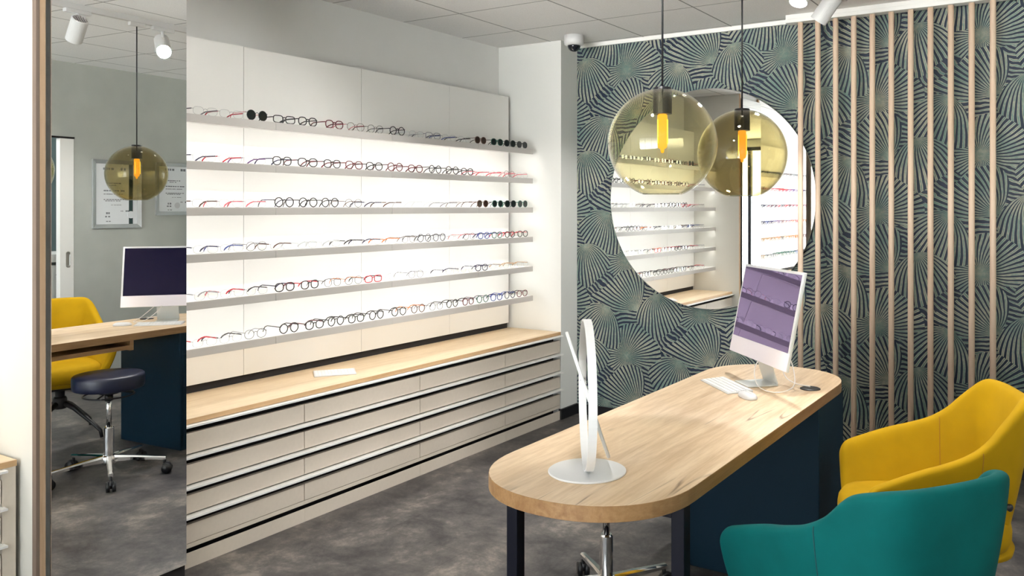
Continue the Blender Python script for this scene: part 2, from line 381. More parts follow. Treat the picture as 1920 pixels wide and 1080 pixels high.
# ---- wallpaper: fan shapes in a half-drop repeat, later shapes lie over earlier ones
FANS = [  # outline, focus, main axis (deg), curl, ribs per radian
 ([(.205, -.106), (.332, -.105), (.40, -.16), (.32, -.195), (.249, -.245), (.146, -.197), (.176, -.143)], (.345, -.10), 200, 1.5, 5.8),
 ([(.056, -.228), (.146, -.180), (.244, -.222), (.176, -.306), (.106, -.36), (.03, -.33)], (-.40, .12), -35, 0, 20),
 ([(.264, .187), (.43, .236), (.44, .143), (.303, .12), (.25, .14)], (.80, .20), 182, .3, 15),
 ([(.483, .418), (.559, .389), (.587, .344), (.483, .306)], (.95, .27), 170, 0, 18),
 ([(.249, .449), (.303, .495), (.399, .515), (.465, .480), (.492, .399), (.460, .263), (.418, .228), (.33, .214), (.254, .212), (.146, .259), (.046, .290), (.06, .32), (.126, .353), (.195, .402)], (.418, .243), 138, 3.0, 4.9),
 ([(.290, .02), (.300, .09), (.366, .130), (.452, .118), (.53, .070), (.595, .0), (.620, -.08), (.60, -.165), (.48, -.172), (.37, -.150), (.318, -.11)], (.347, -.10), 36, 2.0, 5.6),
 ([(.028, .228), (.09, .246), (.146, .251), (.20, .232), (.245, .19), (.275, .13), (.297, .049), (.292, -.02), (.279, -.055), (.191, -.060), (.101, -.01), (.009, .0), (-.03, .06), (-.056, .120), (-.046, .165), (-.01, .20)], (.180, .225), -114, 4.0, 4.3),
 ([(-.084, -.040), (-.04, -.008), (0, .008), (.045, .012), (.09, .004), (.14, -.024), (.185, -.066), (.212, -.112), (.20, -.155), (.164, -.205), (.092, -.262), (.009, -.320), (-.046, -.275), (-.093, -.246), (-.135, -.21), (-.152, -.175), (-.150, -.13), (-.125, -.085)], (0, 0), -74, 4.0, 4.3)]
def wallpaper():
    X0, X1, Z0, Z1 = XM + .002, -.296, .075, 2.695
    bm = bmesh.new(); u1 = bm.loops.layers.uv.new('fan'); u2 = bm.loops.layers.uv.new('vary')
    def clip(poly, f):
        out = []
        for p, q in zip(poly, poly[1:] + poly[:1]):
            a, b_ = f(p), f(q)
            if a <= 0: out.append(p)
            if a * b_ < 0:
                t = a / (a - b_); out.append((p[0] + t * (q[0] - p[0]), p[1] + t * (q[1] - p[1])))
        return out
    def put(poly, fx, fz, ax, k, n, y):
        for f in (lambda p: X0 - p[0], lambda p: p[0] - X1, lambda p: Z0 - p[1], lambda p: p[1] - Z1):
            if len(poly) > 2: poly = clip(poly, f)
        if len(poly) < 3: return
        fc = bm.faces.new([bm.verts.new((x, y, z)) for x, z in poly])
        cs, sn = math.cos(-math.radians(ax)), math.sin(-math.radians(ax))
        for l in fc.loops:
            dx, dz = l.vert.co.x - fx, l.vert.co.z - fz
            l[u1].uv = (dx * cs - dz * sn, dx * sn + dz * cs); l[u2].uv = (k, n)
    cells = [(-.884 + .577 * i, .565 + .68 * j + (.34 if i % 2 else 0)) for i in range(-6, 3) for j in range(-2, 5)]
    sites = []
    for ox, oz in cells:
        for ol, fo, ax, k, n in FANS:
            cx = sum(p[0] for p in ol) / len(ol); cz = sum(p[1] for p in ol) / len(ol)
            sites.append((ox + cx, oz + cz, ox + fo[0], oz + fo[1], ax, k, n))
    for s in sites:                                             # ground layer fills the chinks between the shapes
        if not (X0 - .4 < s[0] < X1 + .4 and Z0 - .4 < s[1] < Z1 + .4): continue
        poly = [(X0, Z0), (X1, Z0), (X1, Z1), (X0, Z1)]
        for q in sites:
            dx, dz = q[0] - s[0], q[1] - s[1]; d2 = dx * dx + dz * dz
            if d2 < 1e-9 or d2 > 1: continue
            mid = (q[0] ** 2 + q[1] ** 2 - s[0] ** 2 - s[1] ** 2) / 2
            poly = clip(poly, lambda p: p[0] * dx + p[1] * dz - mid)
            if len(poly) < 3: break
        put(poly, *s[2:], YW - .001)
    for li, (ol, fo, ax, k, n) in enumerate(FANS):
        sm = []
        m = len(ol)
        for i in range(m):
            p0, p1, p2, p3 = (Vector(ol[(i + d) % m]) for d in (-1, 0, 1, 2))
            for t in (0, .25, .5, .75):
                v = .5 * ((2 * p1) + (-p0 + p2) * t + (2 * p0 - 5 * p1 + 4 * p2 - p3) * t * t + (-p0 + 3 * p1 - 3 * p2 + p3) * t ** 3); sm.append((v.x, v.y))
        for ox, oz in cells:
            put([(ox + x, oz + z) for x, z in sm], ox + fo[0], oz + fo[1], ax, k, n, YW - .0014 - .0002 * li)
    me = bpy.data.meshes.new('wall_far_paper'); bm.to_mesh(me); bm.free()
    o = bpy.data.objects.new('wall_far_paper', me); COL.objects.link(o); me.materials.append(M['wallpaper'])
    return struct(o)
wallpaper()

# ------------------------------------------------------------------ mirror column
EPS = math.radians(1.93)
b = MB(); b.box(XW, -3.185, YC0 + .018, YC1 - .018, .0, C); struct(b.build('wall_column', M['paint']))
ORD = ['near', 'far']
for y0, y1, nm in ((YC0, YC0 + .018, 'near'), (YC1 - .018, YC1, 'far')):
    r = thing('side_panel', 'white side panel with oak front edge on the %s flank of the mirror column' % ('left, outer' if nm == 'near' else 'right, niche'), 'panel', (XW + .3, y0, 0), group=None)
    b = MB(); b.box(XW + .002, -3.186, y0, y1, 0, C - .002); b.build('board', M['sidewhite'], r, M=W(r))
    yy = (y0, y0 + .012) if nm == 'near' else (y1 - .012, y1)
    fx = -3.160 if nm == 'near' else -3.1735
    zs0 = 0 if nm == 'near' else .07
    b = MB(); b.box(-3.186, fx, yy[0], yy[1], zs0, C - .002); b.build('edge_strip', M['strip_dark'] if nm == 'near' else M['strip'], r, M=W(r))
    yy = (y0 + .012, y0 + .031) if nm == 'near' else (y1 - .024, y1 - .012)
    b = MB(); b.box(-3.184, fx, yy[0], yy[1], zs0, C - .002); b.build('edge_strip', M['strip'], r, M=W(r))
r = thing('plinth', 'black plinth under the tall mirror', 'plinth', (-3.172, (YC0 + YC1) / 2, 0))
b = MB(); b.box(-3.184, -3.165, YC0 + .034, YC1 - .001, 0, .066); b.build('plinth_board', M['gap'], r, M=W(r))
r = thing('tall_mirror', 'tall frameless mirror on the column left of the lit shelves', 'mirror', (-3.158 - .0337 * (2.04 - 2.29), 2.040, .072), rz=EPS)
b = MB(); b.box(-.0045, 0, -.518, 0, 0, 2.60)
for f in b.bm.faces:
    f.material_index = 1
    if f.calc_center_median().x > -.0001: f.material_index = 0
b.build('mirror_glass', [M['mirror'], M['steel']], r)
b = MB(); b.box(-.016, -.0045, -.514, -.004, .004, 2.596); b.build('backing_board', M['gap'], r)

# ------------------------------------------------------------------ wall runs: panels, shelves, cabinets
SH_Z = [1.940, 1.729, 1.520, 1.309, 1.097, .885]
ROW = ['top shelf', 'second shelf', 'third shelf', 'fourth shelf', 'fifth shelf', 'bottom shelf']
XS = -3.452                                  # shelf front
XPN = -3.700                                 # panel front
def panel(y0, y1, label, group):
    r = thing('back_panel', label, 'panel', (XPN - .01, (y0 + y1) / 2, .668), group=group)
    b = MB(); b.box(XPN - .02, XPN, y0 + .0015, y1 - .0015, .668, 2.338); b.build('board', M['panel'], r, M=W(r))
    for z in (.80, 1.5, 2.2):
        b = MB(); b.box(XW + .001, XPN - .02, y0 + .04, y1 - .04, z, z + .03); b.build('batten', M['gap'], r, M=W(r))
    b = MB(); b.box(XW + .001, XPN - .014, y0, y1, .6285, .690); b.build('gap_shade_strip', M['gap'], r, M=W(r))  # black strip stands in for the shade in the gap below the panel
def shelf(y0, y1, z, label, group, end=False):
    r = thing('display_shelf', label, 'shelf', ((XPN + XS) / 2, (y0 + y1) / 2, z - .037), group=group)
    b = MB(); b.box(XPN + .0005, XS - .012, y0 + .001, y1 - .001, z - .016, z); b.build('board', M['white'], r, M=W(r))
    b = MB(); b.box(XS - .012, XS, y0 + .001, y1 - .001, z - .037, z); b.build('front_lip', M['grey_and_lip_shade'], r, M=W(r), bevel=.0008, seg=1)
    b = MB(); b.box(XS - .030, XS - .014, y0 + .02, y1 - .02, z - .022, z - .0165); b.build('led_strip', M['led_low'] if z < 1 else M['led'], r, M=W(r))
def cabinet(y0, y1, label, group, filler=0.0):
    r = thing('drawer_cabinet', label, 'cabinet', ((XW + XM) / 2, (y0 + y1) / 2, 0), group=group)
    yb = y1 - filler
    b = MB(); b.box(XW + .005, XM - .06, y0 + .001, y1 - .001, .0, .606); b.build('carcass', M['gap'], r, M=W(r))
    b = MB(); b.box(XM - .006, XM, y0 + .0005, y1 - .0005, 0, .063); b.build('plinth', M['taupe'], r, M=W(r))
    b = MB(); b.box(XM - .024, XM - .002, y0 + .0005, y1 - .0005, .083, .1015); b.build('bottom_rail', M['taupe'], r, M=W(r))
    if filler:
        b = MB(); b.box(XM - .024, XM, yb + .002, y1 - .0005, .104, .606); b.build('filler_strip', M['taupe'], r, M=W(r))
    for zt, z0 in ((.6045, .481), (.473, .3525), (.344, .2295), (.221, .104)):
        b = MB(); b.box(XM - .022, XM, y0 + .002, yb - .002, z0, zt - .037)
        d = b.build('drawer', M['taupe'], r, M=W(r), bevel=.0008, seg=1)
        b = MB(); b.box(XM - .050, XM + .028, y0 + .0005, yb + (.008 if filler else -.0005), zt - .005, zt)
        b.box(XM + .025, XM + .028, y0 + .0005, yb + (.008 if filler else -.0005), zt - .008, zt - .004)
        b.build('handle', M['handle'], d, M=W(r))
def worktop(y0, y1, label):
    r = thing('worktop', label, 'worktop', ((XW + XM) / 2, (y0 + y1) / 2, .607))
    b = MB(); b.box(XW + .002, XM - .0015, y0, y1, .607, .628); b.build('board', M['top'], r, M=W(r))
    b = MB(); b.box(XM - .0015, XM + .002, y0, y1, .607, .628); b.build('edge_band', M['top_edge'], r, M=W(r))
SEC = ['nearest the tall mirror', 'second from the tall mirror', 'third from the tall mirror', 'at the far pier']
YJ = [2.046, 2.707, 3.500, 4.285, 4.960]; YD = [2.046, 2.724, 3.528, 4.325, 4.976]
far = []
for i in range(4):
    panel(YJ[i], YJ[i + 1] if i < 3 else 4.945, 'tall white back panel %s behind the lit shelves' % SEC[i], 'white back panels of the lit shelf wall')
    cabinet(YD[i], YD[i + 1], 'taupe four-drawer cabinet %s under the lit shelves' % SEC[i], 'drawer cabinets under the lit shelves')
    for k, z in enumerate(SH_Z):
        y1 = YJ[i + 1] if i < 3 else 4.905
        shelf(YJ[i], y1, z, 'white shelf section %s on the %s' % (SEC[i], ROW[k].replace('shelf', 'level', 1)), 'white shelf sections of the lit wall')
worktop(2.046, 4.978, 'long light oak worktop over the drawers below the lit shelves')
# nearer run, seen in the round mirror (only its cabinet end shows directly)
YN = [1.470, .68, -.12, -.92, -1.72]
NSEC = ['beside the mirror column', 'second from the mirror column', 'third from the mirror column', 'farthest from the mirror column']
for i in range(4):
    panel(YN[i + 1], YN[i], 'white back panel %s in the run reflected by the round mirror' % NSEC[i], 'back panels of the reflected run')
    cabinet(YN[i + 1], YN[i], ('taupe drawer cabinet with filler strip at bottom left, left of the tall mirror' if i == 0 else 'taupe drawer cabinet %s in the reflected run' % NSEC[i]), 'drawer cabinets of the reflected run', filler=.045 if i == 0 else 0)
    for k, z in enumerate(SH_Z):
        shelf(YN[i + 1], YN[i], z, 'white shelf section %s, %s of the reflected run' % (NSEC[i], ROW[k].replace('shelf', 'level', 1)), 'shelf sections of the reflected run')
worktop(-1.72, 1.472, 'light oak worktop end at bottom left, left of the tall mirror')

# ------------------------------------------------------------------ spectacles
COLS = {'K': ('black', srgb(16, 15, 18)), 'N': ('navy', srgb(22, 24, 66)), 'R': ('red', srgb(196, 16, 44)), 'D': ('dark red', srgb(96, 14, 28)), 'W': ('brown', srgb(84, 50, 36)),
        'P': ('pink', srgb(214, 96, 112)), 'O': ('orange', srgb(226, 118, 48)), 'G': ('grey', srgb(104, 104, 112)), 'E': ('green', srgb(22, 92, 74)), 'B': ('blue', srgb(36, 66, 146)),
        'C': ('clear', srgb(206, 208, 210)), 'S': ('silver', srgb(150, 150, 156)), 'T': ('tan', srgb(186, 150, 112)), 'V': ('violet', srgb(96, 42, 120))}
GM = {k: pbr(n + ' spectacle frame', c, .3) for k, (n, c) in COLS.items()}
STY = {  # lens half width, half height, exponent, rim radius, temple radius, word
    'f': (.0245, .0205, 2.6, .0027, .0026, 'full-rim'), 'r': (.0235, .0232, 2.0, .0026, .0022, 'round'), 'q': (.0265, .0180, 3.6, .0025, .0025, 'rectangular'),
    't': (.0245, .0215, 2.3, .0012, .0016, 'thin wire'), 'm': (.0255, .0185, 2.8, .0006, .0027, 'rimless'), 's': (.0255, .0225, 2.3, .0024, .0020, 'sunglasses'), 'o': (.0245, .0245, 2.0, .0014, .0012, 'round sunglasses')}
def outline(a, bb, e, n=20):
    out = []
    for i in range(n):
        t = 2 * PI * i / n; c, s_ = math.cos(t), math.sin(t)
        out.append((a * math.copysign(abs(c) ** (2 / e), c), bb * math.copysign(abs(s_) ** (2 / e), s_) * (1 - .08 * (s_ < 0) * abs(c))))
    return out
GME = {}
def mesh_of(mb, name, mat):
    bmesh.ops.recalc_face_normals(mb.bm, faces=mb.bm.faces)
    me = bpy.data.meshes.new(name); mb.bm.to_mesh(me); mb.bm.free(); me.materials.append(mat); return me
for k, (a, hb, e, rr, tr, wd) in STY.items():
    yc = a + .0085; zc = hb + rr
    ol = outline(a, hb, e)
    def frame(mb, n=5):
        mb.smooth = True
        for sg in (-1, 1):
            mb.tube([(-.0012 * abs(p[0] + a) / a * 0, sg * (yc + p[0]), zc + p[1]) for p in ol], rr, n, closed=True)
            mb.tube([(0, sg * (yc + a * .98), zc + hb * .45), (-.002, sg * (yc + a + .0035), zc + hb * .5), (-.007, sg * (yc + a + .0045), zc + hb * .5)], max(rr, .0011), 5)
        mb.tube([(0, -.0092, zc + hb * .30), (.0008, -.005, zc + hb * .5), (.001, 0, zc + hb * .56), (.0008, .005, zc + hb * .5), (0, .0092, zc + hb * .30)], max(rr, .0010), 5)
    def temple(mb, sg, n=5):
        mb.smooth = True
        y = sg * (yc + a + .0045); z = zc + hb * .5
        mb.tube([(-.007, y, z), (-.05, y, z + .0005), (-.095, y - sg * .003, z), (-.115, y - sg * .006, z - .007), (-.130, y - sg * .009, z * .45), (-.138, y - sg * .011, .0025)], tr, n,
                rad=[(tr * .7, tr), (tr * .6, tr), (tr * .7, tr * 1.1), (tr * .9, tr * 1.3), (tr, tr * 1.5), (tr * .8, tr)])
    mb = MB(); frame(mb); GME[k, 'frame'] = mesh_of(mb, 'frame', GM['K'])
    for sg in (-1, 1):
        mb = MB(); temple(mb, sg); GME[k, sg] = mesh_of(mb, 'temple', GM['K'])
        mb = MB(); mb.smooth = False
        pts = [(sg * (yc + p[0]), zc + p[1]) for p in ol]
        mb.rings([[(-.0007, y, z) for y, z in pts], [(.0007, y, z) for y, z in pts]]); GME[k, 'lens', sg] = mesh_of(mb, 'lens', M['lens'])
    mb = MB(); frame(mb, 4); temple(mb, -1, 4); temple(mb, 1, 4)
    if k in 'so':
        for sg in (-1, 1): mb.rings([[(x, sg * (yc + p[0]), zc + p[1]) for p in ol] for x in (-.0007, .0007)])
    GME[k, 'all'] = mesh_of(mb, 'spectacles', GM['K'])
def linked(name, me, mat, parent=None):
    o = bpy.data.objects.new(name, me); COL.objects.link(o)
    o.material_slots[0].link = 'OBJECT'; o.material_slots[0].material = mat
    if parent: o.parent = parent
    return o
def spectacles(y, z, sty, col, label, group, temple_col=None, x=-3.476, rz=0):
    r = thing('spectacles', label, 'glasses', (x, y, z + .0004), rz, group)
    fc = GM[col] if sty != 'm' else GM['S']
    linked('frame', GME[sty, 'frame'], fc, r)
    for sg in (-1, 1):
        linked('temple', GME[sty, sg], GM[temple_col or col], r)
        ln = M['lens'] if sty not in 'so' else (M['sunbrown'] if col == 'W' else M['sunlens'])
        linked('lens', GME[sty, 'lens', sg], ln, r)
    return r
# pixel column in the photograph, style, frame colour, temple colour
SPEC = [
 '385mGG 427mRR 482oKR 533qKK 577fKK 627fDD 667tWP 704tKK 745rKK 781mCC 812qSN 842mSB 871mSK 901sWK 932sEK 956sKK 979sKK',
 '383mSN 428mKR 477mSV 529fKN 577fKD 623fKD 664fDD 702fKK 741rDD 779fDD 816rKK 848rKK 876fKK 904mPP 930mPR 955tWP 979mPP',
 '384mWW 430mRP 477mWP 533rKN 578rKK 619rKK 663tKW 701mSN 740mSW 779tCC 813tCC 846mCS 876tCW 905sWW 933sEK 957sKE 980sEE',
 '386mNN 432mSB 478tGG 527mSW 576mCC 620mCC 665mSK 700mSN 736mOO 765tGW 794rGK 823rGK 852mCC 880tGR 907fBN 932fEB 956fKR 980fKR',
 '387mCS 435mKR 482mPK 534fKN 581fKR 624tKK 663tKO 700qRK 743tCC 780tGG 816tCC 848mSN 876tCC 903fNN 930mPS 955mTT 980mPT',
 '384mRR 430mRK 478tKS 542rKK 590fKD 630rKK 668fKK 706rKK 748rKK 784rWO 818tKG 848rKK 878fDK 905rEG 931fBN 956rNB 979fDK']
def u_to_y(u, X): return X / math.tan(math.atan((u - 1117.3) / 1555.78) - math.radians(30.8066))
ORDN = ['first', 'second', 'third', 'fourth', 'fifth', 'sixth', 'seventh', 'eighth', 'ninth', 'tenth', 'eleventh', 'twelfth', 'thirteenth', 'fourteenth', 'fifteenth', 'sixteenth', 'seventeenth', 'eighteenth', 'nineteenth', 'twentieth', 'twenty-first']
for k, row in enumerate(SPEC):
    prev = 0
    for i, it in enumerate(row.split()):
        u = int(it[:3]); sty, fc, tc_ = it[3], it[4], it[5]
        y = u_to_y(u, -3.476)
        y = max(y, prev + .134); prev = y
        if sty in 'so': lab = '%s with dark lenses' % STY[sty][5]
        elif sty == 'm': lab = 'rimless glasses with %s temples' % COLS[tc_][0]
        else: lab = '%s %s glasses' % (COLS[fc][0], STY[sty][5])
        spectacles(min(y, 4.905 - .07), SH_Z[k], sty, fc, '%s, %s from the tall mirror on the %s' % (lab, ORDN[i], ROW[k]), 'glasses on the %s' % ROW[k], tc_, rz=random.uniform(-.07, .07))
rs = random.Random(3)
PAL = ['KKNGWS', 'DKKRVK', 'BBNPRK', 'BNVDRO', 'KKTTOD', 'SKTEBK']
for k in range(6):
    for i in range(20):
        y = 1.38 - .152 * i
        c = PAL[k][min(5, int(i / 20 * 6 + rs.uniform(-.6, .9))) if rs.random() < .7 else rs.randrange(6)] ; sty = rs.choice('ffrqtm' if i < 15 else 'frqs')
        o = linked('spectacles', GME[sty, 'all'], GM[c]); o.location = (-3.476, y, SH_Z[k] + .0004); o.rotation_euler.z = rs.uniform(-.06, .06)
        w = STY[sty][5]; w = w if 'sun' in w else w + ' glasses'
        tag(o, '%s %s, %s from the column, %s of the reflected run' % (COLS[c][0], w, ORDN[i], ROW[k]), 'glasses', 'glasses of the reflected run')

# ------------------------------------------------------------------ round mirror and slat screen
MX, MZ, MR = -2.2175, 1.5774, .7424
r = thing('round_mirror', 'large round frameless mirror on the patterned wallpaper', 'mirror', (MX, YW - .034, MZ))
b = MB(); q = Matrix.Rotation(PI / 2, 3, 'X')
b.smooth = False
b.lathe([(MR - .003, 0), (MR, -.002), (MR, -.006)], (0, 0, 0), 128, M=q, cap0=True, cap1=True)
for f in b.bm.faces: f.material_index = 0 if len(f.verts) > 10 and f.calc_center_median().y < .001 else 1
b.build('mirror_glass', [M['mirror'], M['steel']], r)
b = MB(); b.lathe([(MR - .06, -.006), (MR - .06, -.031)], (0, 0, 0), 64, M=q); b.build('backing_board', M['gap'], r)

r = thing('slat_screen', 'screen of eleven upright beech dowels before the patterned wallpaper', 'room divider', (-1.0, 5.082, 0))
b = MB(); b.box(-1.635, -.34, 5.045, 5.125, 2.668, 2.692); b.box(-1.635, -.34, 5.052, 5.118, 2.692, C - .001); b.build('top_rail', M['white'], r, M=W(r), bevel=.002)
for i in range(11):
    x = -1.5491 + .10835 * i
    b = MB(); b.smooth = True; b.lathe([(.0165, 0), (.0165, 2.668)], (x, 5.082, 0), 20); b.build('dowel', M['pole'], r, M=W(r))

# ------------------------------------------------------------------ track and lamps
TX = -1.2
r = thing('light_track', 'white ceiling light track running over the desk', 'track', (TX, 2.2, C))
b = MB(); b.box(TX - .018, TX + .018, -.6, 4.76, C - .034, C); b.build('rail', M['whitemetal'], r, M=W(r), bevel=.002)
b = MB(); b.box(TX - .006, TX + .006, -.58, 4.74, C - .0345, C - .0335); b.build('groove', M['grey_and_lip_shade'], r, M=W(r))
def spot(y, aim, label, power, blend=.5, size=70, group='white track spotlights', off=(0, 0)):
    r = thing('track_spotlight', label, 'spotlight', (TX, y, C - .034), group=group)
    d = Vector(aim).normalized(); p = Vector((TX + off[0], y + off[1], 2.575))
    b = MB(); b.box(TX - .017, TX + .017, y - .075, y + .075, C - .056, C - .034); b.build('adapter', M['whitemetal'], r, M=W(r), bevel=.003)
    b = MB(); b.smooth = True; b.tube([(TX, y, C - .056), (TX, y, 2.62), tuple(p)], .009, 10); b.build('stem', M['whitemetal'], r, M=W(r))
    q = d.to_track_quat('Z', 'Y').to_matrix()
    b = MB(); b.smooth = False
    b.lathe([(.041, -.072), (.046, -.066), (.046, .078), (.042, .078), (.040, .060)], tuple(p), 32, M=q, cap0=False, cap1=False)
    body = b.build('lamp_body', M['whitemetal'], r, M=W(r))
    b = MB()
    for k in range(7):
        x = -.036 + .012 * k; w = math.sqrt(max(0, .0405 ** 2 - x * x))
        bb = MB(); bb.box(x - .0022, x + .0022, -w, w, -.071, -.060); bb.bm.transform(T(*p) @ q.to_4x4())
        me = bpy.data.meshes.new('t'); bb.bm.to_mesh(me); b.bm.from_mesh(me); bb.bm.free(); bpy.data.meshes.remove(me)
    b.mi = 1; b.lathe([(.0412, -.060), (.0412, -.056)], tuple(p), 24, M=q)
    b.build('cooling_grille', [M['grey_and_lip_shade'], M['black']], r, M=W(r))
    b = MB(); b.lathe([(.040, .058), (.040, .062)], tuple(p), 24, M=q); b.build('lamp_face', M['lampface'], r, M=W(r))
    ld = bpy.data.lights.new('spot_beam', 'SPOT'); ld.energy = power; ld.spot_size = math.radians(size); ld.spot_blend = blend; ld.shadow_soft_size = .04; ld.color = (1, .975, .94)
    lo = bpy.data.objects.new('spot_beam', ld); COL.objects.link(lo); lo.location = p + d * .09
    lo.rotation_euler = d.to_track_quat('-Z', 'Y').to_euler(); lo.parent = r; lo.matrix_parent_inverse = Matrix.Translation(-r.location)
SP = 68
spot(3.954, (-.10, -.45, -1), 'lit track spotlight pointing down, near the slat screen', SP, size=95)
spot(4.40, (-.60, .10, -.75), 'white track spotlight turned away, in front of the slat screen top', SP, size=80)
spot(3.324, (-.75, -.42, -.66), 'glaring track spotlight right of the pendant cord in the tall mirror', SP, size=90)
spot(2.775, (.62, .12, -.73), 'track spotlight with black rear grille at top of the tall mirror', SP, size=90)
spot(1.75, (-.05, .65, -1), 'track spotlight added above the near desk end, out of frame', SP * .45, size=62)  # unseen lamp added for extra light

# pendants
def pendant(x, y, z, rad, mat, label):
    r = thing('pendant_lamp', label, 'pendant lamp', (x, y, C - .034), group='globe pendant lamps over the desk')
    b = MB(); b.box(x - .015, x + .015, y - .05, y + .05, C - .058, C - .034); b.build('adapter', M['whitemetal'], r, M=W(r), bevel=.003)
    b = MB(); b.smooth = True; b.tube([(x, y, C - .058), (x, y, z + rad + .0)], .0035, 8); b.build('cord', M['black'], r, M=W(r))
    b = MB(); b.smooth = False; b.lathe([(.004, rad + .004), (.029, rad + .004), (.031, rad - .002), (.031, rad - .083), (.014, rad - .083)], (x, y, z), 28); b.build('socket', M['blackplastic'], r, M=W(r))
    b = MB(); b.smooth = True
    zb = rad - .083
    b.lathe([(.012, zb), (.0160, zb - .003), (.0165, zb - .008), (.0165, zb - .100), (.0155, zb - .107), (.011, zb - .112), (.0065, zb - .114), (.0055, zb - .124), (.002, zb - .127)], (x, y, z), 20)
    bu = b.build('bulb', M['bulb'], r, M=W(r))
    b = MB(); b.smooth = True
    for k in range(3):
        a = k * 2.1; b.cyl((x + .0185 * math.cos(a), y + .0185 * math.sin(a), z + zb - .018), (x + .0185 * math.cos(a), y + .0185 * math.sin(a), z + zb - .096), .0022, n=6)
    b.build('filament', M['bulbcore'], bu, M=W(r))
    b = MB(); b.smooth = True
    pr = []
    a0, a1 = math.asin(.031 / rad), PI - math.asin(.36)
    for k in range(49):
        a = a0 + (a1 - a0) * k / 48; pr.append((rad * math.sin(a), rad * math.cos(a)))
    ri = rad - .0035
    for k in range(49):
        a = a1 + (a0 - a1) * k / 48; pr.append((ri * math.sin(a), ri * math.cos(a)))
    b.lathe(pr, (x, y, z), 72, cap0=False, cap1=False)
    b.build('globe', mat, r, M=W(r))
pendant(-1.2021, 2.4405, 1.7292, .1785, M['glass_front'], 'pale amber glass globe pendant, nearer one, left in front')
pendant(-1.1970, 3.1488, 1.7318, .1785, M['glass_back'], 'darker smoked amber globe pendant behind the pale one')

# ceiling camera
r = thing('dome_camera', 'white ceiling dome camera at the pier corner', 'camera', (-3.10, 4.90, C))
b = MB(); b.smooth = True; b.lathe([(.069, 0), (.070, -.045), (.066, -.064), (.052, -.070)], (-3.10, 4.90, C), 36); b.build('housing', M['whitemetal'], r, M=W(r))
b = MB(); b.smooth = True; b.lathe([(.046, -.068)] + [(.046 * math.cos(t), -.070 - .042 * math.sin(t)) for t in [PI / 2 * i / 8 for i in range(1, 9)]], (-3.10, 4.90, C), 28, cap1=False); b.build('dome', M['domeglass'], r, M=W(r))

# ------------------------------------------------------------------ desk
DT = .778; DXC, DRX, DY0, DY1 = -1.2066, .302, 1.735, 3.797
def stadium(xc, y0, y1, rx, n=28, ry=.30):
    pts = []
    for i in range(n + 1):
        a = PI + PI * i / n; pts.append((xc + rx * math.copysign(abs(math.cos(a)) ** .92, math.cos(a)), y0 + ry + ry * math.copysign(abs(math.sin(a)) ** .92, math.sin(a))))
    for i in range(n + 1):
        a = PI * i / n; pts.append((xc + rx * math.copysign(abs(math.cos(a)) ** .92, math.cos(a)), y1 - ry + ry * math.copysign(abs(math.sin(a)) ** .92, math.sin(a))))
    return pts
r = thing('desk', 'long oak desk with rounded ends and petrol pedestal', 'desk', (DXC, 2.77, 0))
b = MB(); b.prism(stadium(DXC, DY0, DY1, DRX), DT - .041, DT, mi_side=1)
b.build('desktop', [M['oak'], M['oak_shaded']], r, M=W(r), bevel=.0012, seg=1)
for x in (-1.478, -.936):
    b = MB(); b.box(x - .019, x + .019, 1.99, 2.03, 0, DT - .041); b.build('leg', M['navyleg'], r, M=W(r), bevel=.002)
b = MB(); b.box(-1.459, -.955, 1.99, 2.03, DT - .081, DT - .041); b.build('leg_crossbar', M['navyleg'], r, M=W(r))
b = MB(); b.box(-1.496, -.911, 3.232, 3.60, 0, DT - .041); pd = b.build('pedestal', M['petrol'], r, M=W(r), bevel=.004)
for z0, z1 in ((.02, .40), (.404, .60), (.604, .73)):
    b = MB(); b.box(-1.502, -1.494, 3.25, 3.597, z0, z1); b.build('drawer', M['petrol'], pd, M=W(r), bevel=.001)
b = MB(); b.box(-1.470, -1.00, 2.10, 2.905, .688, .705); b.box(-1.492, -1.470, 2.10, 2.905, .684, .708); b.box(-1.494, -1.10, 2.905, 2.928, .678, .737); b.box(-1.47, -1.10, 2.06, 2.083, .678, .737)
b.build('keyboard_tray', M['oak_shaded'], r, M=W(r))

# ------------------------------------------------------------------ computer
r = thing('desktop_computer', 'slim white desktop computer with dark screen on the desk', 'computer', (-1.21, 3.344, DT + .0004), rz=math.radians(-44.41))
# local: x along the width, -y is the viewing side
tau = math.radians(11.76); zb = .876 - DT; w2, hh = .2675, .396
Mt = T(0, 0, zb) @ Matrix.Rotation(-tau, 4, 'X')
b = MB(); b.box(-w2, w2, 0, .0115, 0, hh); b.build('case', M['alu'], r, bevel=.002, M=Mt)
b = MB(); b.box(-w2 + .001, w2 - .001, -.0022, .0005, .0725, hh - .001); b.build('bezel', M['plastic'], r, M=Mt)
b = MB(); b.box(-w2 + .001, w2 - .001, -.0020, .0005, .001, .0725); b.build('chin', M['chin'], r, M=Mt)
b = MB(); b.box(-w2 + .0115, w2 - .0115, -.0030, -.0018, .0735, hh - .0115); b.build('screen', M['screen'], r, M=Mt)
b = MB(); b.smooth = False
sw = .065
b.rings([[(-sw, y, z), (sw, y, z), (sw, y + .006, z + .002), (-sw, y + .006, z + .002)] for y, z in [(.022, zb + .085)] + [(.030, zb + .03), (.046, .06), (.064, .006)]])
b.build('stand_neck', M['alu'], r)
b = MB(); b.box(-sw, sw, -.068, .070, 0, .0045); b.build('stand_foot', M['alu'], r, bevel=.001)
b = MB(); b.smooth = True
